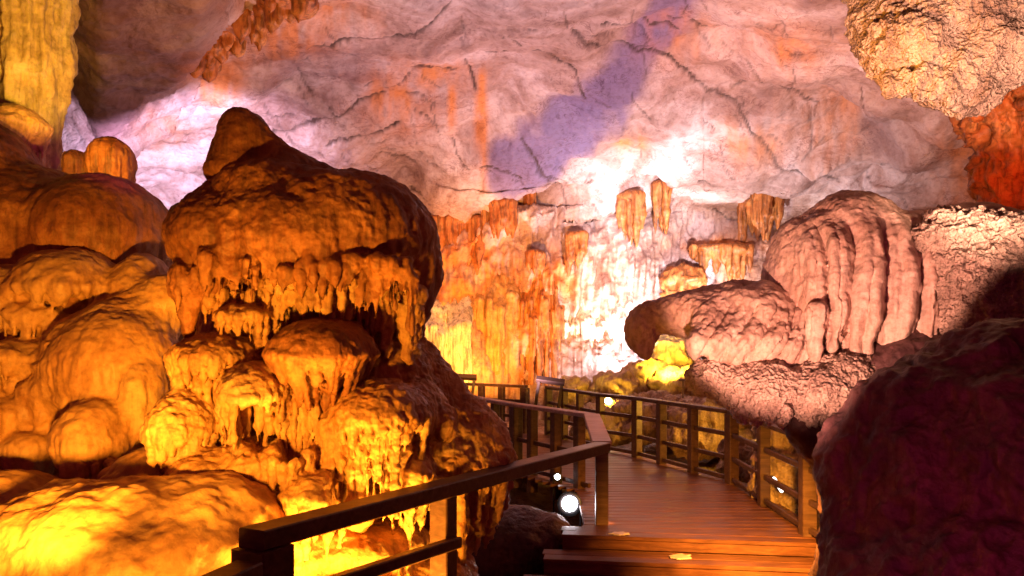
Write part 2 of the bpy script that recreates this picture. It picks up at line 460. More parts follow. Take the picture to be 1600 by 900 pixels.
    if (N * (np.array([0, 0, EYE]) - v)).sum() < 0: q = q[:, ::-1]; N = -N
    v = v + N * (bump * np.clip(d / 14, .4, 1.3))[:, None]
    nz = fbm(np.stack([x / 45, y / 45, x * 0 + 7], 1), 4); nz2 = fbm(np.stack([x / 16, y / 60, x * 0 + 27], 1), 4)
    violet = sstep(50, 20, seg_dist(x + 18 * nz, y + 14 * nz, [(1075, -60), (1040, 40), (960, 130), (880, 190), (805, 245)]) - 22 * blob(x, y, 820, 245, 90, 50)) * .95  # shadow along a ceiling fold, painted as a violet band
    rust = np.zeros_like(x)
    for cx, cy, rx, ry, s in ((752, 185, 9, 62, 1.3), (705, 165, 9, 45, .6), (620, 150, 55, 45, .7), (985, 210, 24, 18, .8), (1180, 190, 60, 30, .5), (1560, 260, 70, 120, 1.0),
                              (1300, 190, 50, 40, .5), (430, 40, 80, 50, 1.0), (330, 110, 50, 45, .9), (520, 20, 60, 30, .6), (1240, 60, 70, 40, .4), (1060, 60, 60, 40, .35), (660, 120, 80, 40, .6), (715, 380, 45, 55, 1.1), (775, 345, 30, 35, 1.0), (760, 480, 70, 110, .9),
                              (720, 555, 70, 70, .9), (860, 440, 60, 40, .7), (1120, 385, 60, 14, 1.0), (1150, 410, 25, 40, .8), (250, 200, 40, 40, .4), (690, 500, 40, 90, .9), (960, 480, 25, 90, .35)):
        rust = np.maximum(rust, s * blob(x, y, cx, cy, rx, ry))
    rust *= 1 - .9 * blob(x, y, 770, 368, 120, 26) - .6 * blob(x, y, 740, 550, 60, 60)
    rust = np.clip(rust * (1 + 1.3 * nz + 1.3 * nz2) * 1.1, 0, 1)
    shade_and_tone = ovx * sstep(40, -40, y - edge) * sstep(400, 290, x) * .8  # painted shade of the overhang; the next line adds brown rock tones
    shade_and_tone = np.clip(shade_and_tone + .55 * blob(x, y, 500, 110, 130, 80) * (1 + nz) + .4 * sstep(330, 240, y) * sstep(.22, .6, fbm(np.stack([x / 120, y / 90, x * 0 + 77], 1), 4)), 0, 1)
    streak = flut * sstep(380, 440, y) * sstep(.02, .34, fbm(np.stack([x / 5.5, y / 150, x * 0 + 41], 1), 3)) * (.25 + .75 * sstep(-.2, .25, fbm(np.stack([x / 45, y / 90, x * 0 + 51], 1), 2)))
    # wall below the vault and vault above: two surfaces of the same rock
    fy = (Y[:-1, :-1].ravel() + Y[1:, 1:].ravel()) / 2
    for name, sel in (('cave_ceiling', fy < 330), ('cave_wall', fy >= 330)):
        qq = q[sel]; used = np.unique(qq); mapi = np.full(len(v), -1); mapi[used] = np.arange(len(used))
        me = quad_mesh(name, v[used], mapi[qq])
        for an, arr in (('violet', violet), ('rust', rust), ('shade_and_tone', shade_and_tone), ('crack', crack), ('streak', streak)):
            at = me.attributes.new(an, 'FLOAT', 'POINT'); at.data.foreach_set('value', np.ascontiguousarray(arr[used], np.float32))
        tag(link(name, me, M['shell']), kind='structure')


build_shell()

from mathutils import Vector
from mathutils.bvhtree import BVHTree
_tr = []
for _n in ('cave_ceiling', 'cave_wall'):
    _me = bpy.data.objects[_n].data
    _c = np.empty(len(_me.vertices) * 3, np.float32); _me.vertices.foreach_get('co', _c)
    _l = np.empty(len(_me.loops), np.int32); _me.loops.foreach_get('vertex_index', _l)
    _tr.append(BVHTree.FromPolygons(_c.reshape(-1, 3).tolist(), _l.reshape(-1, 4).tolist()))


def rock_face(px, py, default=21.0):
    """distance of the cave wall along the line of sight through a pixel, so that dripstone grows out of it"""
    t = P(px, py, 10.0); o = Vector((0, 0, EYE)); dr = (Vector(t) - o).normalized()
    ys = [h[0].y for h in (b.ray_cast(o, dr) for b in _tr) if h[0] is not None]
    return min(ys) if ys else default


# ground: one rocky sheet under everything
def build_ground():
    gx = np.arange(-16, 18, .09); gy = np.concatenate([np.arange(-6, 4, .3), np.arange(4, 26, .09)])
    X, Y = np.meshgrid(gx, gy); x, y = X.ravel(), Y.ravel()
    p = np.stack([x, y, x * 0], 1)
    z = -.62 + .16 * fbm(p * .8 + 4, 4) + .07 * fbm(p * 3.1, 3, True)
    z += .35 * sstep(15, 20, y) * (1 + .8 * fbm(p * .9 + 9, 3))
    z += .35 * sstep(3.4, 4.6, x) * sstep(7, 10, y) * (1 + fbm(p * 1.2 + 3, 3))
    v = np.stack([x, y, z], 1)
    q = np.arange(len(x)).reshape(X.shape)
    q = np.stack([q[:-1, :-1], q[:-1, 1:], q[1:, 1:], q[1:, :-1]], -1).reshape(-1, 4)
    tag(link('ground', quad_mesh('ground', v, q), M['ground']), kind='structure')


build_ground()

# ================================================================== timber: boxes with eased edges
class Boxes:
    def __init__(s): s.v = []; s.f = []

    def beam(s, a, b, w, h, up=(0, 0, 1), bev=.008):
        """a beam of width w and height h from a to b (centre line), chamfered along its length"""
        a, b = np.array(a, float), np.array(b, float)
        t = (b - a) / np.linalg.norm(b - a); up = np.array(up, float)
        sd = np.cross(t, up); sd /= np.linalg.norm(sd); u = np.cross(sd, t)
        W, Hh, e = w / 2, h / 2, min(bev, w * .3, h * .3)
        ring = [(-W + e, -Hh), (W - e, -Hh), (W, -Hh + e), (W, Hh - e), (W - e, Hh), (-W + e, Hh), (-W, Hh - e), (-W, -Hh + e)]
        n0 = len(s.v)
        for o in (a, b): s.v += [tuple(o + sd * i + u * j) for i, j in ring]
        for i in range(8):
            j = (i + 1) % 8; s.f.append((n0 + i, n0 + j, n0 + 8 + j, n0 + 8 + i))
        s.f.append(tuple(n0 + i for i in range(7, -1, -1))); s.f.append(tuple(n0 + 8 + i for i in range(8)))
        return s

    def done(s, name, mat, parent=None, loc=None):
        o = np.array(parent.location if parent is not None else (loc if loc is not None else (0, 0, 0)))
        me = bpy.data.meshes.new(name); me.from_pydata([tuple(np.array(p) - o) for p in s.v], [], s.f); me.update()
        return link(name, me, mat, parent, None if parent is not None else o)


def railing(label, pts, posts, mids=(.35, .62), top=.97, hand='rail', cap=(.16, .07), thin=False, extra=0):
    """pts: plan polyline of the rail (x, y, floor z); posts: list of (segment, fraction, width)"""
    pts = [np.array(p, float) for p in pts]
    root = thing('wooden_railing', label, 'railing', (pts[0][0], pts[0][1], pts[0][2]))
    for a, b in zip(pts[:-1], pts[1:]):
        t = (b - a) / np.linalg.norm(b - a)
        Boxes().beam(a + [0, 0, top - cap[1] / 2] - t * .03, b + [0, 0, top - cap[1] / 2] + t * .03, cap[0], cap[1]).done('handrail', M[hand], root)
        for h in mids:
            Boxes().beam(a + [0, 0, h], b + [0, 0, h], .045, .06).done('mid_rail', M['rail'], root)
    for sg, f, wd in posts:
        a, b = pts[sg], pts[sg + 1]; c = a + (b - a) * f
        t = b - a; t[2] = 0; t /= np.linalg.norm(t)
        Boxes().beam(c + [0, 0, -.25 - extra], c + [0, 0, top - cap[1] - .002], wd, wd, up=t).done('post', M['rail'], root)
    return root


def base_pt(px, d, z=0.0): return ((px - 800) / F * d, d, z)


# outer railing along the right of the walk
A0 = (2.95, 6.2, 0); A = base_pt(1262, 7.8); B = base_pt(1143, 10.6); Cc = base_pt(995, 13.0); Dd = base_pt(938, 13.8); Ee = base_pt(857, 16.0)
railing('dark timber railing along the right edge of the boardwalk beside the overhanging rock', [A0, A, B, Cc, Dd, Ee],
        [(0, 0, .14), (1, 0, .14), (1, .5, .12), (2, 0, .14), (2, .36, .12), (2, .70, .12), (3, 0, .13), (3, 1, .12), (4, .36, .11), (4, .66, .11), (4, 1, .13)], mids=(.06, .33, .64), cap=(.13, .055))
G = base_pt(820, 16.3); Hh_ = base_pt(725, 17.2); I_ = base_pt(684, 18.0)
railing('far dark timber railing below the orange wall between two lectern boards', [G, Hh_, I_],
        [(0, 0, .15), (0, .37, .12), (0, .70, .12), (0, 1, .14), (1, 1, .14)], mids=(.06, .33, .64), cap=(.13, .055))
# inner railing on the left of the walk, bending back towards the viewer
K0 = base_pt(660, 15.4); K1 = base_pt(690, 14.4); K2 = base_pt(806, 11.7); K3 = base_pt(921, 10.1)
railing('inner dark timber railing with pale handrail coloured as if lit behind the tall flowstone', [K0, K1, K2, K3],
        [(1, 0, .12), (1, .40, .11), (1, .58, .11), (1, .76, .11), (2, 0, .15), (2, .25, .12), (2, .58, .12), (2, .88, .12)], mids=(.06, .45), cap=(.17, .05), hand='rail_pale')
N0 = K3; N1 = (.915, 8.2, -.115)
railing('short timber railing with broad pinkish handrail running to the corner post', [(K3[0] + .02, K3[1] - .1, 0), (N1[0] + .01, N1[1] + .08, N1[2])], [(0, .99, .13)], mids=(), cap=(.2, .06), extra=.3, hand='rail_pale')
Q1 = base_pt(400, 3.96); Q2 = (Q1[0] - .42, 2.2, 0)
railing('foreground timber railing with thick square posts crossing in front of the orange flowstone', [(N1[0] - .01, N1[1] - .06, N1[2]), Q1],
        [(0, .634, .14), (0, .99, .22)], mids=(), cap=(.17, .10), extra=.6)
fore = bpy.data.objects['wooden_railing.004']
Boxes().beam((Q1[0], Q1[1] - .1, .78), (Q2[0] - .06, Q2[1], .78), .15, .11).done('handrail', M['rail'], fore)
Boxes().beam((-.37, 5.47, .52), (Q1[0], Q1[1], .575), .07, .075).done('mid_rail', M['rail'], fore)

# the boardwalk: planks laid across the walk, three steps, the lower landing
def boardwalk():
    q = np.random.default_rng(5)
    root = thing('boardwalk', None, None, (0, 0, 0))
    del_keys = [k for k in root.keys()]
    for k in del_keys: del root[k]
    tag(root, kind='structure')
    up = Boxes()
    yy = 7.95
    inner = lambda y: np.interp(y, [7.2, 8.2, 10.1, 11.7, 14.4, 15.4], [.36, .86, .93, .0, -1.32, -1.9])
    outer = lambda y: np.interp(y, [7.2, 10.6, 13.0, 13.8, 16.0, 16.3, 17.2, 18], [2.95, 2.96, 2.10, 1.62, .80, .34, -.95, -1.6])
    y = 8.0
    while y < 16.2:
        w = .15
        up.beam((inner(y) - .12, y + q.normal(0, .004), -.022), (outer(y) + .14, y - .03 + q.normal(0, .004), -.022 + q.normal(0, .002)), w, .04, bev=.006)
        y += w + .014
    up.done('deck_planks', M['deck'], root)
    st = Boxes()
    for i in range(3):                       # three treads, each .13 lower and nearer
        z = -.13 * i; yf = 8.05 - .40 * (i + 1) + .0
        xr = 3.15; xl = .50 - .20 * i
        for j in range(2):
            y0 = yf + .09 + j * .185
            st.beam((xl, y0 + .18, z - .022), (xr, y0 - .2, z - .022 + q.normal(0, .002)), .178, .04, bev=.006)
        st.beam((xl, yf + .03 + .18, z - .09), (xr, yf + .03 - .2, z - .09), .03, .092, bev=.004)
        st.beam((xl + .02, yf + .23 + .18, z - .165), (xr, yf + .23 - .2, z - .165), .36, .235, bev=.004)
    st.done('step', M['deck'], root)
    lo = Boxes(); y = 6.62
    while y > .2:
        lo.beam((np.interp(y, [0, 4, 8.2], [-1.8, -1.25, .85]) - .1, y + .18, -.412), (3.3, y - .2, -.412 + q.normal(0, .002)), .15, .04, bev=.006); y -= .164
    lo.done('landing_planks', M['deck'], root)


boardwalk()

# ================================================================== flowstone formations
def group_of(name, label, cat, px, py, d, group=None): return thing(name, label, cat, P(px, py, d), group)


# ---- the tall flowstone in the middle left
cen = group_of('flowstone_formation', 'tall brown flowstone tower with knobbed cap and tiers of dripping ledges behind the front railing', 'rock formation', 520, 930, 6.2)
s = Solid()
s.E(376, 207, 6.0, 36, 38, .17, k=.05).E(372, 240, 6.0, 44, 34, .2, k=.08).C(395, 215, 455, 262, 6.0, 26, 20, .12).E(360, 268, 6.0, 40, 26, .25, k=.08).C(440, 250, 560, 300, 6.1, 18, 26, .15).E(420, 285, 6.05, 85, 35, .3, k=.1)
rock('knob', s, .013, M['brown'], cen, .035, 3, .012)
s = Solid()
s.E(470, 385, 6.2, 196, 112, .8, low=.62, k=.12).E(590, 375, 6.2, 88, 90, .62, low=.8, k=.12).E(345, 372, 6.0, 76, 72, .5, low=.75, k=.1).E(420, 400, 5.8, 70, 36, .35, low=.8, k=.1).E(520, 395, 5.8, 60, 40, .35, low=.8, k=.1).E(520, 330, 6.2, 120, 62, .6, k=.12).E(420, 300, 6.1, 80, 45, .5, k=.1)
s.E(652, 420, 6.25, 34, 62, .3, k=.08).C(664, 440, 655, 520, 6.2, 17, 9, .06).C(655, 500, 634, 545, 6.2, 10, 3, .04)
s.E(296, 440, 5.72, 30, 40, .2, k=.06).C(296, 450, 293, 532, 5.66, 24, 4, .05).E(330, 440, 5.75, 34, 30, .2, k=.06)
s.drips(272, 340, 415, 430, 5.6, (25, 90), 12, (4, 9), 1, dj=.10).drips(320, 400, 402, 410, 5.48, (20, 60), 16, (4, 9), 2, dj=.06).drips(390, 480, 420, 428, 5.46, (8, 34), 16, (4, 8), 3, dj=.06).drips(470, 560, 418, 408, 5.46, (14, 56), 15, (4, 9), 33, dj=.06).drips(550, 655, 410, 440, 5.6, (25, 95), 20, (4, 9), 4, dj=.08)
s.drips(300, 640, 398, 408, 5.52, (10, 30), 34, (6, 11), 5, dj=.08, k=.06).drips(300, 650, 415, 430, 5.75, (20, 60), 40, (4, 8), 6, dj=.12)
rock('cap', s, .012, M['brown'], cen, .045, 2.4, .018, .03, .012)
# one continuous flow of tiers under the cap: body, ledges, hollows, then the columns in front of the hollows
s = Solid()
s.E(480, 520, 6.5, 165, 170, .62, k=.2).E(440, 600, 6.3, 150, 120, .62, k=.2).E(520, 700, 6.45, 180, 230, .72, k=.2).E(430, 740, 6.1, 120, 120, .6, k=.2).E(640, 760, 6.8, 130, 150, .6, k=.2)
s.shelf(500, 448, 5.95, 98, 34, .5, (10, 50), 36, 11, (2.5, 6)).shelf(388, 496, 5.72, 46, 22, .26, (10, 36), 20, 12, (2.5, 5))
s.drips(320, 470, 455, 465, 5.7, (14, 60), 26, (2.5, 6), 8, dj=.08)
s.X(610, 500, 5.75, 46, 46, .3, .05).X(455, 500, 5.6, 16, 18, .2, .04)
s.drips(560, 655, 440, 455, 5.9, (60, 115), 11, (5, 10), 13, dj=.10, taper=.85, tip=.5)
s.shelf(345, 562, 5.78, 68, 40, .46, (12, 64), 32, 22, (2.5, 6), k=.045).shelf(404, 618, 5.5, 56, 52, .44, (16, 90), 28, 23, (2.5, 5.5), k=.045).shelf(592, 650, 5.7, 82, 56, .5, (14, 90), 38, 24, (2.5, 6.5), k=.05)
s.shelf(292, 672, 5.5, 50, 62, .38, (10, 50), 26, 25, (3, 7), k=.06).E(655, 645, 5.95, 42, 46, .3, k=.05).E(690, 660, 6.0, 24, 30, .2, k=.04).C(615, 560, 650, 640, 6.2, 40, 45, .12)
s.shelf(395, 722, 5.42, 56, 34, .34, (16, 80), 28, 27, (2.5, 6.5), k=.05).shelf(458, 712, 5.42, 42, 30, .32, (12, 80), 20, 28, (2.5, 6.5), k=.05).shelf(330, 738, 5.35, 54, 36, .34, (12, 54), 22, 29, (3, 7), k=.05).shelf(498, 772, 5.28, 50, 36, .32, (16, 80), 20, 30, (3, 8), k=.05).shelf(400, 792, 5.28, 60, 34, .36, (16, 60), 20, 35, (3, 8), k=.05).shelf(640, 735, 5.75, 40, 30, .3, (16, 80), 18, 36, (3, 7), k=.05)
s.shelf(705, 722, 6.65, 92, 95, .5, (20, 90), 36, 44, (4, 10), k=.08).C(650, 580, 740, 690, 6.6, 45, 45, .15).E(770, 715, 6.95, 34, 32, .3, low=.6)
s.X(402, 668, 5.25, 24, 38, .38, .03).X(458, 682, 5.3, 24, 42, .38, .03).X(538, 750, 5.3, 20, 52, .4, .03).X(576, 735, 5.3, 18, 50, .42, .03).X(614, 745, 5.4, 16, 44, .35, .03).X(350, 640, 5.3, 14, 26, .3, .03).X(480, 640, 5.35, 14, 26, .3, .03).X(645, 830, 6.15, 40, 34, .3, .04).X(700, 810, 6.3, 20, 34, .3, .04)
s.drips(360, 445, 612, 622, 5.36, (50, 110), 11, (3, 5.5), 41, dj=.04, taper=.7, tip=.6).drips(440, 505, 608, 640, 5.44, (70, 125), 10, (3.5, 6.5), 42, dj=.05, taper=.75, tip=.5).drips(505, 625, 662, 680, 5.4, (70, 140), 20, (3.5, 8), 43, dj=.06, taper=.75, tip=.4)
s.C(530, 665, 556, 790, 5.4, 8, 6).C(590, 668, 560, 792, 5.42, 9, 6).C(515, 660, 522, 780, 5.42, 9, 7).C(628, 690, 612, 800, 5.5, 12, 9).E(560, 800, 5.45, 24, 26, .14)
s.drips(600, 730, 735, 760, 6.1, (40, 130), 18, (5, 10), 45, dj=.08, tip=.4).drips(730, 790, 745, 745, 6.8, (40, 80), 8, (7, 12), 46, dj=.1, tip=.5)
rock('flowstone_tiers', s, .0115, M['tan'], cen, .03, 2.6, .024, .035, .02)
# the chandelier-like ledge in the middle
s = Solid().shelf(502, 556, 5.62, 86, 60, .46, (24, 74), 46, 21, (2.8, 6), rows=3, lean=.42)
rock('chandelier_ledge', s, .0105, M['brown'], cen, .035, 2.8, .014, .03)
s = Solid()
s.E(650, 800, 6.6, 80, 70, .4, k=.1).E(560, 850, 5.8, 110, 40, .5, k=.1).E(650, 880, 6.3, 90, 40, .5, k=.1).E(450, 860, 5.6, 80, 40, .4, k=.1).E(520, 895, 5.6, 120, 30, .4).E(560, 960, 5.9, 240, 70, .6, k=.2)
rock('foot', s, .014, M['tan'], cen, .05, 2.6, .018, .03)

# ---- rounded flowstone mass at the left edge
lef = group_of('flowstone_formation', 'broad rounded flowstone mass with dark domed top at the left edge', 'rock formation', 100, 880, 7.2)
s = Solid()
s.E(50, 375, 8.0, 130, 110, 1.0, k=.2).E(170, 375, 7.8, 96, 98, .9, k=.2).E(-40, 285, 7.9, 92, 95, .8, k=.15).E(110, 520, 7.7, 170, 150, .9, k=.2).E(-60, 600, 7.6, 160, 230, 1.0, k=.2)
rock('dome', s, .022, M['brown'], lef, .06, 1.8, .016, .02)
s = Solid()
s.E(110, 520, 7.7, 160, 130, .8, k=.2).E(-40, 640, 7.75, 150, 200, .8, k=.2).E(120, 700, 7.4, 170, 150, .8, k=.2)
for a, kw in (((110, 455, 7.1, 88, 66, .55, (6, 24), 26, 51, (4, 8)), .12), ((60, 494, 6.95, 52, 26, .35, (10, 40), 22, 52, (3, 7)), .08), ((14, 475, 7.0, 44, 60, .4, (10, 44), 18, 53, (4, 8)), .1),
              ((135, 532, 6.9, 50, 34, .4, (8, 26), 16, 54, (5, 9)), .1), ((225, 455, 7.2, 40, 56, .4, (6, 24), 10, 55, (6, 10)), .1), ((190, 505, 7.0, 66, 34, .4, (8, 28), 18, 66, (4, 8)), .1),
              ((30, 562, 6.7, 54, 32, .4, (20, 100), 24, 56, (3, 8)), .08), ((85, 612, 6.6, 36, 36, .3, (30, 130), 14, 57, (4, 9)), .08), ((16, 650, 6.5, 48, 34, .35, (20, 110), 18, 58, (4, 10)), .08),
              ((62, 700, 6.45, 42, 30, .3, (14, 80), 12, 59, (5, 11)), .08), ((75, 565, 6.75, 46, 28, .3, (10, 70), 16, 67, (3, 8)), .08), ((-10, 605, 6.6, 42, 30, .3, (30, 120), 14, 65, (4, 9)), .08)):
    s.shelf(*a, k=kw)
s.E(190, 590, 6.6, 95, 110, .5, k=.2).E(150, 570, 6.6, 70, 60, .4, k=.15).C(210, 520, 262, 470, 6.85, 45, 40, .2).E(225, 632, 6.3, 30, 66, .25, k=.08)
s.E(150, 690, 6.1, 58, 68, .38, k=.10, low=.8).drips(100, 205, 725, 730, 5.8, (10, 50), 16, (4, 9), 62)
rock('lower_flow', s, .0135, M['tan_smooth'], lef, .03, 2.0, .016, .03, .012)
s = Solid().shelf(258, 752, 5.75, 84, 60, .4, (6, 22), 20, 63, (6, 11))
rock('mound', s, .0135, M['tan_smooth'], lef, .05, 2.2, .012, .02)

# ---- boulders low in the foreground
b = Solid().E(220, 850, 4.9, 210, 105, .8, k=.15).E(330, 800, 5.0, 90, 50, .4, k=.1).E(90, 870, 4.9, 110, 95, .6, k=.15).E(400, 830, 5.1, 70, 50, .4, k=.12).E(180, 960, 4.8, 260, 110, .9, k=.2)
tag(rock('boulder', b, .014, M['tan_smooth'], None, .09, 1.7, .014, 0, .025), 'large bright yellow boulder at the lower left in front of the flowstone', 'boulder')
b = Solid().E(30, 820, 5.5, 90, 70, .5, k=.1).E(-30, 860, 5.4, 110, 120, .6, k=.15).E(20, 960, 5.3, 120, 120, .6, k=.15)
tag(rock('boulder', b, .016, M['tan_smooth'], None, .06, 1.9, .014), 'smooth brown boulder at the bottom left corner beneath the flowstone mass', 'boulder')
b = Solid().E(800, 850, 8.6, 85, 58, .5, k=.1).E(862, 845, 8.5, 36, 44, .3, k=.07).E(760, 870, 8.6, 60, 55, .45, k=.1).E(800, 920, 8.6, 105, 50, .6, k=.1)
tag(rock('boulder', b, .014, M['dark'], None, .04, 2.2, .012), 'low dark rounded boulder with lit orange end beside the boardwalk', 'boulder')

# ---- the overhanging formation at right
rig = group_of('overhanging_formation', 'huge overhanging pinkish rock with blunt snout reaching over the right railing', 'rock formation', 1420, 900, 6.8)
s = Solid()
s.E(1004, 512, 7.5, 24, 32, .17, k=.06).E(1048, 494, 7.45, 46, 27, .2, k=.08).E(1105, 494, 7.4, 62, 45, .32, k=.1).E(1135, 500, 7.4, 60, 52, .36, k=.1).E(1180, 500, 7.3, 80, 58, .45, k=.1).E(1240, 530, 7.2, 60, 52, .4, k=.1).C(1000, 515, 1009, 553, 7.45, 21, 9, .06)
s.E(1150, 535, 7.05, 70, 36, .3, k=.08, low=1.0).E(1225, 548, 7.0, 50, 34, .3, k=.08)
for x0, y1, r in ((1085, 560, 9), (1118, 566, 11), (1150, 572, 10), (1182, 576, 12), (1215, 575, 12), (1246, 580, 13)):
    s.C(x0 + 22, 492, x0 + 6, 535, 7.08, r * 1.5, r * 1.3, .12, d2=6.86); s.C(x0 + 6, 535, x0, y1, 6.86, r * 1.3, r * .5, .09)


def wrinkles(v, N):
    u = (v[:, 0] * 5.0 - v[:, 2] * 2.4) + .8 * perlin(v * 1.7 + 5)
    f = np.sqrt(np.abs(np.sin(np.pi * u))) - .7 + .35 * (np.abs(np.sin(np.pi * (u * 2.7 + perlin(v * 3)))) - .6)
    return .055 * f * np.clip(-N[:, 1] * 1.4, 0, 1) * sstep(1.5, 1.8, v[:, 0]) * sstep(2.28, 2.08, v[:, 2])


rock('snout', s, .0125, M['pink'], rig, .05, 2.4, .014, .02, .02, .012, fold=wrinkles)
def folds(v, N):
    x = v[:, 0] + .10 * perlin(v * np.array([1.5, 1.5, .9]) + 31)
    u = x * 4.6 + 1.1 * perlin(np.stack([x * 2.3, x * 0, x * 0 + 7], 1)) + .6 * perlin(v * np.array([2.2, 2.2, .9]) + 11)
    f = np.sqrt(np.abs(np.sin(np.pi * u))) - .75
    f2 = np.abs(np.sin(np.pi * (u * 2.3 + .4 * perlin(v * 1.3 + 3))))
    m = sstep(3.0, 2.7, v[:, 2]) * sstep(2.35, 2.6, v[:, 0]) * sstep(3.85, 3.55, v[:, 0]) * np.clip(-N[:, 1] * 1.3, 0, 1)
    return m * (.15 * f + .03 * f2)


s = Solid()
s.E(1330, 350, 7.2, 62, 52, .4, k=.1).E(1300, 400, 7.35, 80, 80, .5, k=.12).E(1240, 440, 7.35, 42, 90, .4, k=.12).E(1400, 420, 7.3, 120, 85, .6, k=.15).E(1500, 410, 7.1, 130, 88, .7, k=.15).E(1600, 440, 7.0, 140, 95, .7, k=.15).E(1740, 460, 7.1, 130, 120, .8, k=.2).E(1450, 490, 7.3, 200, 70, .6, k=.15)
s.E(1345, 430, 7.0, 95, 95, .42, k=.22).E(1425, 450, 7.0, 90, 90, .42, k=.22).E(1380, 490, 6.88, 115, 62, .34, k=.2).E(1285, 480, 7.0, 34, 76, .25, k=.18).E(1490, 500, 6.9, 50, 60, .3, k=.15)
for x0, y1, r in ((1272, 556, 11), (1298, 540, 12), (1328, 575, 13), (1352, 545, 12), (1384, 578, 14), (1412, 548, 12), (1440, 566, 14), (1474, 560, 13), (1500, 566, 14)):
    s.C(x0, 490, x0, y1, 6.66, r * 1.3, r * .5, .08)
rock('head', s, .013, M['pink'], rig, .045, 2.3, .014, .02, .015, .008, fold=folds)
s = Solid()
s.E(1545, 420, 6.55, 95, 85, .35, k=.08).E(1480, 370, 6.65, 60, 36, .3, k=.08).E(1560, 500, 6.5, 90, 60, .35, k=.1).E(1620, 430, 6.5, 90, 90, .4, k=.1)
rock('crust', s, .0125, M['porous'], rig, .07, 3.2, .03, 0, .06, .035)
s = Solid()
s.E(1108, 590, 6.95, 34, 30, .22, k=.04).E(1150, 605, 6.9, 36, 34, .24, k=.05).E(1200, 610, 6.85, 62, 46, .35, k=.07).E(1280, 615, 6.75, 64, 52, .4, k=.07).E(1310, 590, 6.8, 60, 45, .4, k=.07)
s.drips(1150, 1230, 630, 640, 6.7, (10, 36), 10, (8, 14), 81, k=.04).drips(1220, 1335, 640, 645, 6.6, (10, 42), 12, (8, 15), 82, k=.04)
rock('lower_ledge', s, .0125, M['porous'], rig, .04, 3.0, .022, 0, .03, .03)
s = Solid()
s.E(1420, 640, 6.75, 110, 130, .5, k=.15).C(1240, 670, 1330, 740, 6.6, 18, 40, .15).E(1370, 740, 6.6, 90, 110, .5, k=.15).E(1380, 860, 6.5, 90, 120, .5, k=.15).E(1500, 720, 6.7, 160, 190, .7, k=.2).C(1340, 880, 1330, 960, 6.4, 60, 80, .1)
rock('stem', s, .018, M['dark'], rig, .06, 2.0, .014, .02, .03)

b = Solid().E(1780, 720, 5.2, 170, 190, .7, k=.2).E(1440, 760, 5.0, 90, 120, .35, k=.15).E(1365, 740, 5.2, 68, 110, .3, k=.15).E(1335, 715, 5.25, 46, 60, .25, k=.12).E(1460, 650, 5.15, 110, 85, .35, k=.15).E(1560, 620, 5.1, 130, 110, .45, k=.15).E(1365, 860, 5.1, 72, 90, .35, k=.15).E(1480, 800, 4.9, 110, 130, .4, k=.12).E(1600, 720, 4.8, 150, 150, .6, k=.15).E(1640, 640, 5.0, 110, 110, .5, k=.12).E(1560, 900, 4.7, 200, 120, .6, k=.15).E(1420, 900, 4.8, 110, 60, .4, k=.12)
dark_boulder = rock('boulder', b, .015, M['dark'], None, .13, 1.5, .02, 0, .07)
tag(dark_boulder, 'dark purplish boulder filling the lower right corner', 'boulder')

# ---- hanging formation at upper right, and the red dripstone behind it
s = Solid()
s.E(1480, 30, 8.2, 125, 95, .8, k=.12).E(1430, 70, 8.0, 75, 60, .5, k=.08).E(1530, 90, 7.9, 75, 65, .5, k=.08).E(1490, 120, 7.9, 72, 42, .4, k=.06).E(1520, 145, 7.85, 42, 30, .3, k=.05).E(1600, 40, 8.2, 90, 80, .6, k=.1).E(1390, 20, 8.3, 50, 80, .4, k=.1).E(1480, -90, 8.6, 180, 120, 1.0, k=.15)
s.drips(1400, 1470, 120, 130, 7.75, (12, 34), 9, (9, 16), 91, k=.05).drips(1460, 1560, 130, 140, 7.65, (10, 34), 12, (9, 15), 92, k=.05)
tag(rock('hanging_rock', s, .016, M['porous'], None, .08, 2.4, .035, 0, .07, .035), 'knobbly pale rock hanging from the ceiling at the upper right', 'rock formation')
s = Solid()
s.drips(1490, 1700, 40, 60, 9.6, (70, 150), 12, (14, 26), 93, k=.12, dj=.3).E(1580, 60, 9.8, 120, 70, .6, k=.1).E(1600, 150, 10.0, 100, 90, .6, k=.15).E(1640, 260, 10.0, 110, 100, .6, k=.15).E(1590, 215, 9.9, 50, 50, .4, k=.12)
tag(rock('stalactite_cluster', s, .024, M['orange'], None, .08, 2.0, .03, .06, .14), 'red stained rock with stalactites below the knobbly hanging rock at right', 'stalactites')

# ---- upper left: column, mushroom, small stumps, hanging dripstone
s = Solid()
for x0, r, dd in ((-40, 40, 9.4), (0, 36, 9.2), (35, 34, 9.1), (68, 26, 9.2), (88, 20, 9.3)):
    s.C(x0 + 20, -120, x0, 90, dd, r, r * .95, .12); s.C(x0, 90, x0 - 18, 330, dd, r * .95, r * .8, .12)
tag(rock('dripstone_column', s, .022, M['ochre'], None, .06, 2.0, .02, .09, .03), 'yellow lit fluted dripstone column at the upper left corner', 'rock column')
s = Solid().shelf(22, 205, 8.4, 52, 38, .36, (10, 40), 24, 95, (4, 8)); s.C(20, 200, 40, 330, 8.6, 36, 34, .1)
tag(rock('mushroom_rock', s, .014, M['tan'], None, .03, 2.6, .014, .02), 'small glossy mushroom-shaped ledge beneath the yellow column', 'rock formation')
s = Solid().E(172, 250, 11.0, 34, 36, .3).C(172, 260, 176, 400, 11.0, 32, 34, .1)
tag(rock('stalagmite', s, .018, M['orange'], None, .05, 2.2, .016, .05), 'short round-topped orange stalagmite left of the pale violet wall', 'stalagmite')
s = Solid().E(118, 262, 11.6, 22, 28, .25).C(118, 265, 118, 400, 11.6, 22, 26, .1)
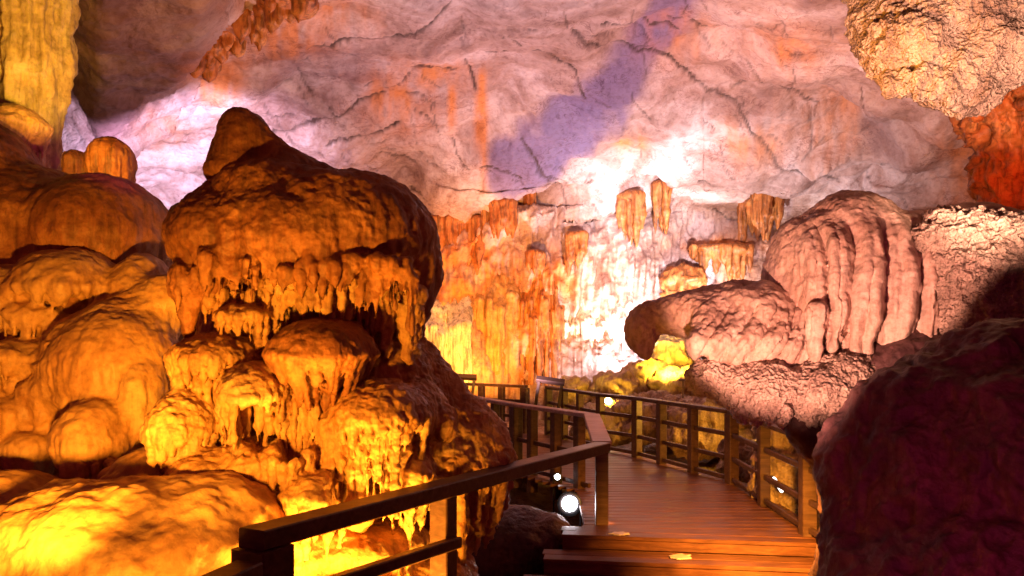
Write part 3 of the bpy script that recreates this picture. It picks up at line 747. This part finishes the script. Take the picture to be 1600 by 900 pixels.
tag(rock('stalagmite', s, .018, M['orange'], None, .05, 2.2, .016, .05), 'small amber stalagmite half hidden beside the dark dome', 'stalagmite')
# ---- dripstone on the lit wall
def cluster(label, rows, d, mat, seed, root=None, vox=.034, name='stalactite_cluster'):
    s = Solid()
    for j, (x1, x2, y, L, n, th) in enumerate(rows):
        m = (x2 - x1) / 2
        d = rock_face((x1 + x2) / 2, y + 14) - .30
        s.E((x1 + x2) / 2, y + 2, d + .25, m + 3, 9, .5, k=.1)
        if y < 100: s.E((x1 + x2) / 2, y, d + .3, m + 12, 26, .5, k=.2)
        s.drips(x1, x2, y, y, d, L, n, th, seed + j, k=.05, dj=.22, taper=.8, tip=.16)
    tag(rock(name, s, vox, M[mat], None, .02, 1.8, .018, .06), label, 'stalactites', 'dripstone growing from the cave wall')


cluster('long amber stalactite pair hanging alone before the white glare', [(970, 1000, 308, (60, 88), 5, (7, 10)), (968, 1002, 306, (40, 60), 4, (6, 9))], 20.6, 'orange', 201)
cluster('slim reddish stalactites just right of the long amber pair', [(1022, 1045, 288, (40, 80), 5, (5, 8)), (1032, 1044, 330, (30, 46), 2, (5, 7))], 20.8, 'orange', 211)
cluster('rust stalactites in a bunch beside the right overhanging rock', [(1160, 1182, 318, (40, 85), 4, (6, 9)), (1180, 1218, 298, (60, 100), 6, (6, 11))], 19.6, 'orange', 221)
cluster('narrow orange stalactite wedge above the white striped curtain', [(888, 914, 368, (40, 66), 5, (5, 8))], 21.0, 'orange', 231)
cluster('short orange stalactite stub above the amber curtain', [(826, 848, 396, (24, 40), 4, (5, 7))], 21.0, 'orange', 241)
cluster('broad amber stalactites under the ledge right of the brown cap', [(756, 800, 318, (40, 60), 7, (6, 10))], 20.4, 'orange', 251)
cluster('thin dark orange stalactite close under the painted violet ceiling shadow', [(820, 836, 296, (40, 54), 4, (4, 6))], 20.8, 'orange', 261)
cluster('yellow curtain of stalactites touching the edge of the brown cap', [(668, 752, 345, (50, 95), 14, (5, 10))], 20.0, 'orange', 271)
cluster('orange ledge with drips above the yellow rocks near the snout', [(1078, 1172, 388, (14, 50), 14, (5, 9)), (1140, 1165, 390, (40, 60), 4, (6, 9))], 20.2, 'orange', 281)

cluster('short orange stalactites on the ceiling at the top left above the knobbed cap', [(285, 330, 92, (10, 34), 5, (8, 14)), (320, 372, 56, (12, 44), 6, (7, 15)), (365, 420, 22, (16, 60), 7, (7, 15)), (415, 480, -2, (16, 50), 7, (7, 14))], 11, 'orange', 291, vox=.022)


def curtain(label, x1, x2, y1, y2, d, n, th, mat, seed, lean=0):
    q = np.random.default_rng(seed); s = Solid()
    d = min(rock_face(x1 + (x2 - x1) * t, y1 + (y2 - y1) * .35) for t in (.25, .5, .75)) - .12
    s.E((x1 + x2) / 2, (y1 + y2) / 2, d + .55, (x2 - x1) * .52, (y2 - y1) * .52, .5, k=.2)
    m = d / F
    for i in range(n):
        t = (i + q.uniform(.1, .9)) / n; x = x1 + (x2 - x1) * t
        w = q.uniform(*th); ya = y1 + q.uniform(0, .25) * (y2 - y1); yb = y2 - (0 if q.random() > .5 else q.uniform(0, .5) * (y2 - y1))
        dd = d + q.uniform(-.12, .16) + .25 * (2 * t - 1) ** 2
        s.cone(P(x, ya, dd + .6), P(x, ya * .7 + yb * .3, dd), w * m, w * m, .06)
        s.cone(P(x, ya * .7 + yb * .3, dd), P(x + q.normal(0, 1.5), yb, dd - lean), w * m, w * m * q.uniform(.55, 1.1), .045)
    tag(rock('flowstone_curtain', s, .034, M[mat], None, .04, 1.5, .02, .08), label, 'flowstone curtain')


curtain('white striped flowstone curtain glaring in the middle of the back wall', 868, 965, 452, 606, 20.3, 30, (2.2, 5), 'cream', 301)
curtain('orange ribbed flowstone curtain beside the white striped one', 812, 880, 415, 600, 20.5, 24, (2.5, 5.5), 'orange', 302)
curtain('amber flowstone curtain on the back wall above the left lectern board', 725, 818, 425, 590, 20.6, 22, (4, 8), 'tan', 303)
curtain('yellow orange flowstone bulge at the left of the back wall', 640, 735, 470, 610, 20.4, 16, (6, 11), 'cream', 304)
curtain('pale knobbly flowstone column right of the white curtain', 950, 1000, 430, 600, 20.6, 10, (4, 8), 'cream', 305)

for i, (x, y, d, rx, ry, lab) in enumerate(((895, 612, 18.0, 26, 18, 'round yellow boulder behind the railing below the white curtain'), (962, 606, 17.6, 30, 22, 'yellow boulder just right of the bright lamp beyond the railing'),
        (1010, 590, 18.2, 34, 26, 'pale yellow boulder under the tip of the snout'), (1062, 600, 17.8, 48, 26, 'broad olive boulder in the gap below the snout'),
        (1050, 556, 19.0, 34, 32, 'bright yellow pointed rock seen between snout and lower ledge'), (1068, 440, 20.6, 30, 26, 'domed orange boulder high on the wall above the snout'),
        (1020, 640, 16.5, 60, 18, 'low flat brown rock behind the middle of the right railing'), (1110, 650, 15.2, 60, 26, 'orange rock mound behind the right railing under the lower ledge'),
        (940, 655, 16.6, 40, 16, 'small low rock close behind the lamp post of the railing'), (1165, 715, 11.6, 26, 34, 'rounded brown rock touching the right railing'), (1235, 720, 9.6, 46, 70, 'tall tan rock behind the nearest right railing post'), (1292, 800, 9.2, 40, 40, 'grey rock low behind the last right railing post'))):
    s = Solid().E(x, y, d, rx, ry, rx * d / F * .9, k=.2)
    q = np.random.default_rng(400 + i)
    for j in range(3): s.E(x + q.uniform(-.6, .6) * rx, y + q.uniform(.1, .8) * ry, d + q.uniform(-.3, .3) * rx * d / F, rx * q.uniform(.4, .7), ry * q.uniform(.5, .8), rx * d / F * .6, k=.15)
    s.E(x, y + ry * 1.3, d, rx * 1.05, ry, rx * d / F, k=.2)
    tag(rock('boulder', s, .0016 * d + .004, M['orange' if i == 5 else 'ochre' if i < 6 else 'ground'], None, .10, 1.3, .05, .05, .16), lab, 'boulder', 'rocks behind the walk')

# ================================================================== small made things
def lathe(name, prof, mat, parent, loc, axis=(0, -1, 0), n=24):
    """surface of revolution of (radius, height) about axis, at loc"""
    ax = np.array(axis, float); ax /= np.linalg.norm(ax)
    u = np.cross(ax, [0, 0, 1]); u = u / np.linalg.norm(u) if np.linalg.norm(u) > 1e-3 else np.array([1., 0, 0]); w = np.cross(ax, u)
    v, f = [], []
    for r, h in prof:
        for i in range(n):
            a = 2 * math.pi * i / n; v.append(tuple(np.array(loc) + ax * h + (u * math.cos(a) + w * math.sin(a)) * r - np.array(parent.location)))
    for k in range(len(prof) - 1):
        for i in range(n): f.append((k * n + i, k * n + (i + 1) % n, (k + 1) * n + (i + 1) % n, (k + 1) * n + i))
    f.append(tuple(range(n - 1, -1, -1))); f.append(tuple((len(prof) - 1) * n + i for i in range(n)))
    me = bpy.data.meshes.new(name); me.from_pydata(v, [], f); me.update()
    for p in me.polygons: p.use_smooth = len(p.vertices) == 4
    return link(name, me, mat, parent)


def floodlight(label, px, py, d, r, lens, zb):
    c = P(px, py, d)
    root = thing('floodlight', label, 'lamp', (c[0], c[1], zb), 'lamps lit along the walk')
    ax = np.array([0, 0, EYE]) - c; ax[2] *= .6; ax /= np.linalg.norm(ax)
    lathe('housing', [(r * .5, -r * 1.5), (r * .95, -r * 1.2), (r * 1.12, 0), (r * 1.5, .03), (r * 1.5, .045), (r * 1.02, .02)], M['housing'], root, c, ax)
    lathe('lens', [(r, .016), (r * .8, .022 + r * .1), (r * .3, .024 + r * .18)], lens, root, c, ax)
    Boxes().beam((c[0] - r * 1.3, c[1], zb), (c[0] - r * 1.3, c[1], c[2]), .02, .04, up=(0, 1, 0)).beam((c[0] + r * 1.3, c[1], zb), (c[0] + r * 1.3, c[1], c[2]), .02, .04, up=(0, 1, 0)).done('bracket', M['housing'], root)
    return c, ax


fl1 = floodlight('large glaring white floodlight beside the corner post of the railing', 890, 787, 9.3, .095, M['lens_white'], -.55)
fl2 = floodlight('smaller white floodlight under the inner railing', 871, 745, 10.6, .04, M['lens_white'], -.55)
fl3 = floodlight('small warm lamp shining behind the right railing below the wall', 950, 628, 16.8, .09, M['lens_warm'], -.3)
fl4 = floodlight('tiny warm lamp dot beside the far railing', 729, 623, 15.6, .03, M['lens_warm'], -.3)


def lectern(label, x1, y1, x2, y2, d, yb):
    a, b = P(x1, y1, d), P(x2, y2, d)
    root = thing('lectern_board', label, 'information board', ((a[0] + b[0]) / 2, d, 0), 'lectern boards by the far railing')
    Boxes().beam(a, b, .13, .09, up=(0, .5, .85)).done('board', M['panel'], root)
    for (p, lean) in ((a + [.05, 0, 0], -.16), (b - [.05, 0, 0], -.16)):
        Boxes().beam((p[0] + lean, p[1] + .02, -.02), p - [0, 0, .05], .06, .06, up=(0, 1, 0)).done('leg', M['panel'], root)


lectern('dark lectern board on slanted legs left of the far railing', 703, 588, 745, 590, 16.6, 640)
lectern('dark lectern board on slanted legs in the gap below the white curtain', 838, 592, 882, 598, 15.2, 650)

o = thing('tube_lamp', 'short white tube lamp lying among rocks behind the right railing', 'lamp', P(1215, 757, 8.9))
lathe('tube', [(.016, 0), (.02, .01), (.02, .30), (.016, .31)], M['lens_white'], o, P(1209, 747, 9.0), P(1222, 768, 8.7) - P(1209, 747, 9.0), 12)
o.children[0].active_material = plain('lit_tube', (.8, .8, .8), .2, 0, (1, .92, .85), 3)
o = thing('thin_rod', 'thin upright rod with a short cross arm behind the right railing', 'rod', (*P(1067, 640, 16)[:2], -.1))
Boxes().beam(P(1067, 660, 16), P(1067, 592, 16), .03, .03, up=(0, 1, 0)).done('upright', M['cable'], o)
Boxes().beam(P(1061, 594, 16), P(1077, 594, 15.9), .03, .04).done('cross_arm', M['cable'], o)


def patch(label, x, y, z, r):
    q = np.random.default_rng(int(x)); d = (EYE - z) * F / (y - HZ); c = P(x, y, d)
    n = 18; v = []; f = []
    rr = [r * (1 + .2 * q.normal()) for _ in range(n)]
    for h, sc in ((0, 1.0), (.006, .97), (.010, .8)):
        for i in range(n): a = 2 * math.pi * i / n; v.append((math.cos(a) * rr[i] * sc, math.sin(a) * rr[i] * sc * .8, h))
    for k in range(2):
        for i in range(n): f.append((k * n + i, k * n + (i + 1) % n, (k + 1) * n + (i + 1) % n, (k + 1) * n + i))
    f.append(tuple(range(2 * n, 3 * n)))
    me = bpy.data.meshes.new('flat_stone'); me.from_pydata(v, [], f); me.update()
    tag(link('flat_stone', me, M['paper'], None, (c[0], c[1], z + .003)), label, 'flat stone', 'pale flat stones on the boardwalk')


patch('pale flat stone on the top step of the boardwalk', 968, 835, 0, .09)
patch('pale flat stone on the lower landing of the boardwalk', 1065, 871, -.13, .10)

# ================================================================== light
def lamp(kind, name, loc, power, color, target=None, angle=90, blend=.6, radius=.08):
    l = bpy.data.lights.new(name, kind); l.energy = power; l.color = color
    l.shadow_soft_size = radius
    o = bpy.data.objects.new(name, l); COL.objects.link(o); o.location = [float(t) for t in loc]
    if kind == 'SPOT':
        l.spot_size = math.radians(angle); l.spot_blend = blend
        from mathutils import Vector
        o.rotation_euler = (Vector([float(t) for t in target]) - Vector(o.location)).to_track_quat('-Z', 'Y').to_euler()
    return o


OR = (1.0, .38, .03); AM = (1.0, .50, .06); WH = (1.0, .86, .92); PK = (1.0, .62, .55); VI = (.92, .70, 1.0); RD = (1.0, .12, .02); YE = (1.0, .58, .06)
lamp('SPOT', 'flowstone_front', P(150, 870, 3.3), 520, OR, P(490, 500, 6.0), 66, .8)
lamp('SPOT', 'flowstone_uplight', P(475, 1010, 4.6), 340, OR, P(440, 480, 6.0), 140, .7)
lamp('SPOT', 'flowstone_uplight_right', P(625, 1000, 5.1), 160, OR, P(620, 600, 6.0), 130, .7)
lamp('SPOT', 'boulder_light', P(230, 985, 3.55), 70, OR, P(230, 640, 5.8), 100, .7)
lamp('SPOT', 'left_mass_uplight', P(20, 880, 3.3), 900, OR, P(90, 540, 7.2), 62, .8)
lamp('SPOT', 'overhang_light', P(1090, 800, 4.4), 980, (1.0, .42, .28), P(1285, 355, 7.2), 50, .35)
lamp('SPOT', 'boulder_magenta_fill', P(1500, 1000, 2.4), 55, (1.0, .05, .22), P(1480, 700, 4.8), 110, .9)  # added fill spot without a known source, tints the dark boulder
lamp('SPOT', 'step_light', (2.2, 5.9, .75), 1100, (1, .40, .04), (2.2, 7.7, -.1), 75, .9)
lamp('SPOT', 'deck_warm_fill', (2.5, 9.4, 2.4), 90, (1.0, .26, .06), (1.7, 9.2, 0), 110, .9)  # added spot overhead, no fixture there, warms the planks
lamp('SPOT', 'wall_white', P(990, 640, 18.9), 1600, WH, P(1040, 280, 21.5), 120, .9)
lamp('SPOT', 'wall_white_far', P(1120, 525, 11.5), 7000, (1.0, .80, .84), P(1010, 370, 21.5), 38, .95)
lamp('SPOT', 'wall_white_right', P(1120, 590, 18.6), 1300, WH, P(1130, 270, 21.0), 110, .9)
lamp('SPOT', 'wall_white_low', P(900, 640, 18.9), 240, WH, P(910, 500, 20.6), 100, .8)
lamp('SPOT', 'wall_orange', P(735, 640, 18.4), 650, OR, P(730, 440, 21), 120, .8)
lamp('SPOT', 'wall_orange_far', P(760, 560, 12.5), 4300, (1.0, .40, .07), P(775, 460, 21), 50, .9)
lamp('SPOT', 'vault_pink', P(800, 640, 14.5), 2000, (1.0, .62, .66), P(820, 60, 15), 140, .9)
lamp('SPOT', 'vault_pink_right', P(1380, 560, 11.5), 900, (1.0, .56, .44), P(1330, 150, 15), 120, .9)
lamp('SPOT', 'gap_violet', P(200, 430, 11.5), 7000, VI, P(285, 290, 17), 60, .8)
lamp('SPOT', 'column_yellow', P(150, 215, 6.6), 650, (1, .56, .05), P(30, 70, 9.3), 34, .8)
lamp('SPOT', 'hanging_rock_light', (2.7, 3.0, 1.6), 3000, (1.0, .52, .33), P(1490, 80, 8.0), 34, .6)
lamp('SPOT', 'hanging_rock_amber', P(1260, 150, 7.0), 160, OR, P(1400, 60, 8.0), 90, .8)
lamp('SPOT', 'red_recess', P(1590, 300, 8.8), 28, (1.0, .07, .02), P(1580, 150, 10.5), 120, .7)
lamp('SPOT', 'top_left_amber', P(420, 260, 8.4), 420, (1, .46, .10), P(370, 30, 11), 70, .9)
lamp('SPOT', 'recess_magenta_fill', P(210, 270, 6.6), 70, (.75, .08, .5), P(190, 60, 10.5), 70, .9)  # added spot with no known source, turns the unlit overhang purple
lamp('SPOT', 'stalagmite_amber', P(110, 250, 9.4), 160, AM, P(160, 260, 11.2), 90, .8)
lamp('SPOT', 'boulder_end_light', P(960, 815, 8.3), 10, OR, P(880, 845, 8.4), 80, .8)
lamp('SPOT', 'yellow_rocks', P(1045, 575, 17.0), 600, YE, P(1055, 555, 19), 110, .8)
lamp('POINT', 'lamp_glow_white', fl1[0] + fl1[1] * .25, 4, WH)
lamp('SPOT', 'lamp_glow_warm', fl3[0] + fl3[1] * .3, 80, YE, P(960, 620, 20), 150, .8)
lamp('SPOT', 'floor_amber', (4.4, 12.5, .8), 500, AM, (2.8, 13, -.6), 140, .8)

w = bpy.data.worlds.new('World'); SC.world = w; w.use_nodes = True
bg = w.node_tree.nodes['Background']; bg.inputs[0].default_value = (.80, .05, .16, 1); bg.inputs[1].default_value = .13

cam = bpy.data.cameras.new('Camera'); co = bpy.data.objects.new('Camera', cam); COL.objects.link(co)
co.location = (0, 0, EYE); co.rotation_euler = (math.radians(90), 0, 0)
cam.sensor_width = 36; cam.lens = 36 * F / 1600; cam.shift_y = (HZ - 450) / 1600; cam.clip_end = 200
SC.camera = co
vs = SC.view_settings; vs.view_transform = 'Standard'; vs.look = 'None'; vs.exposure = .3; vs.gamma = 1; vs.use_curve_mapping = False
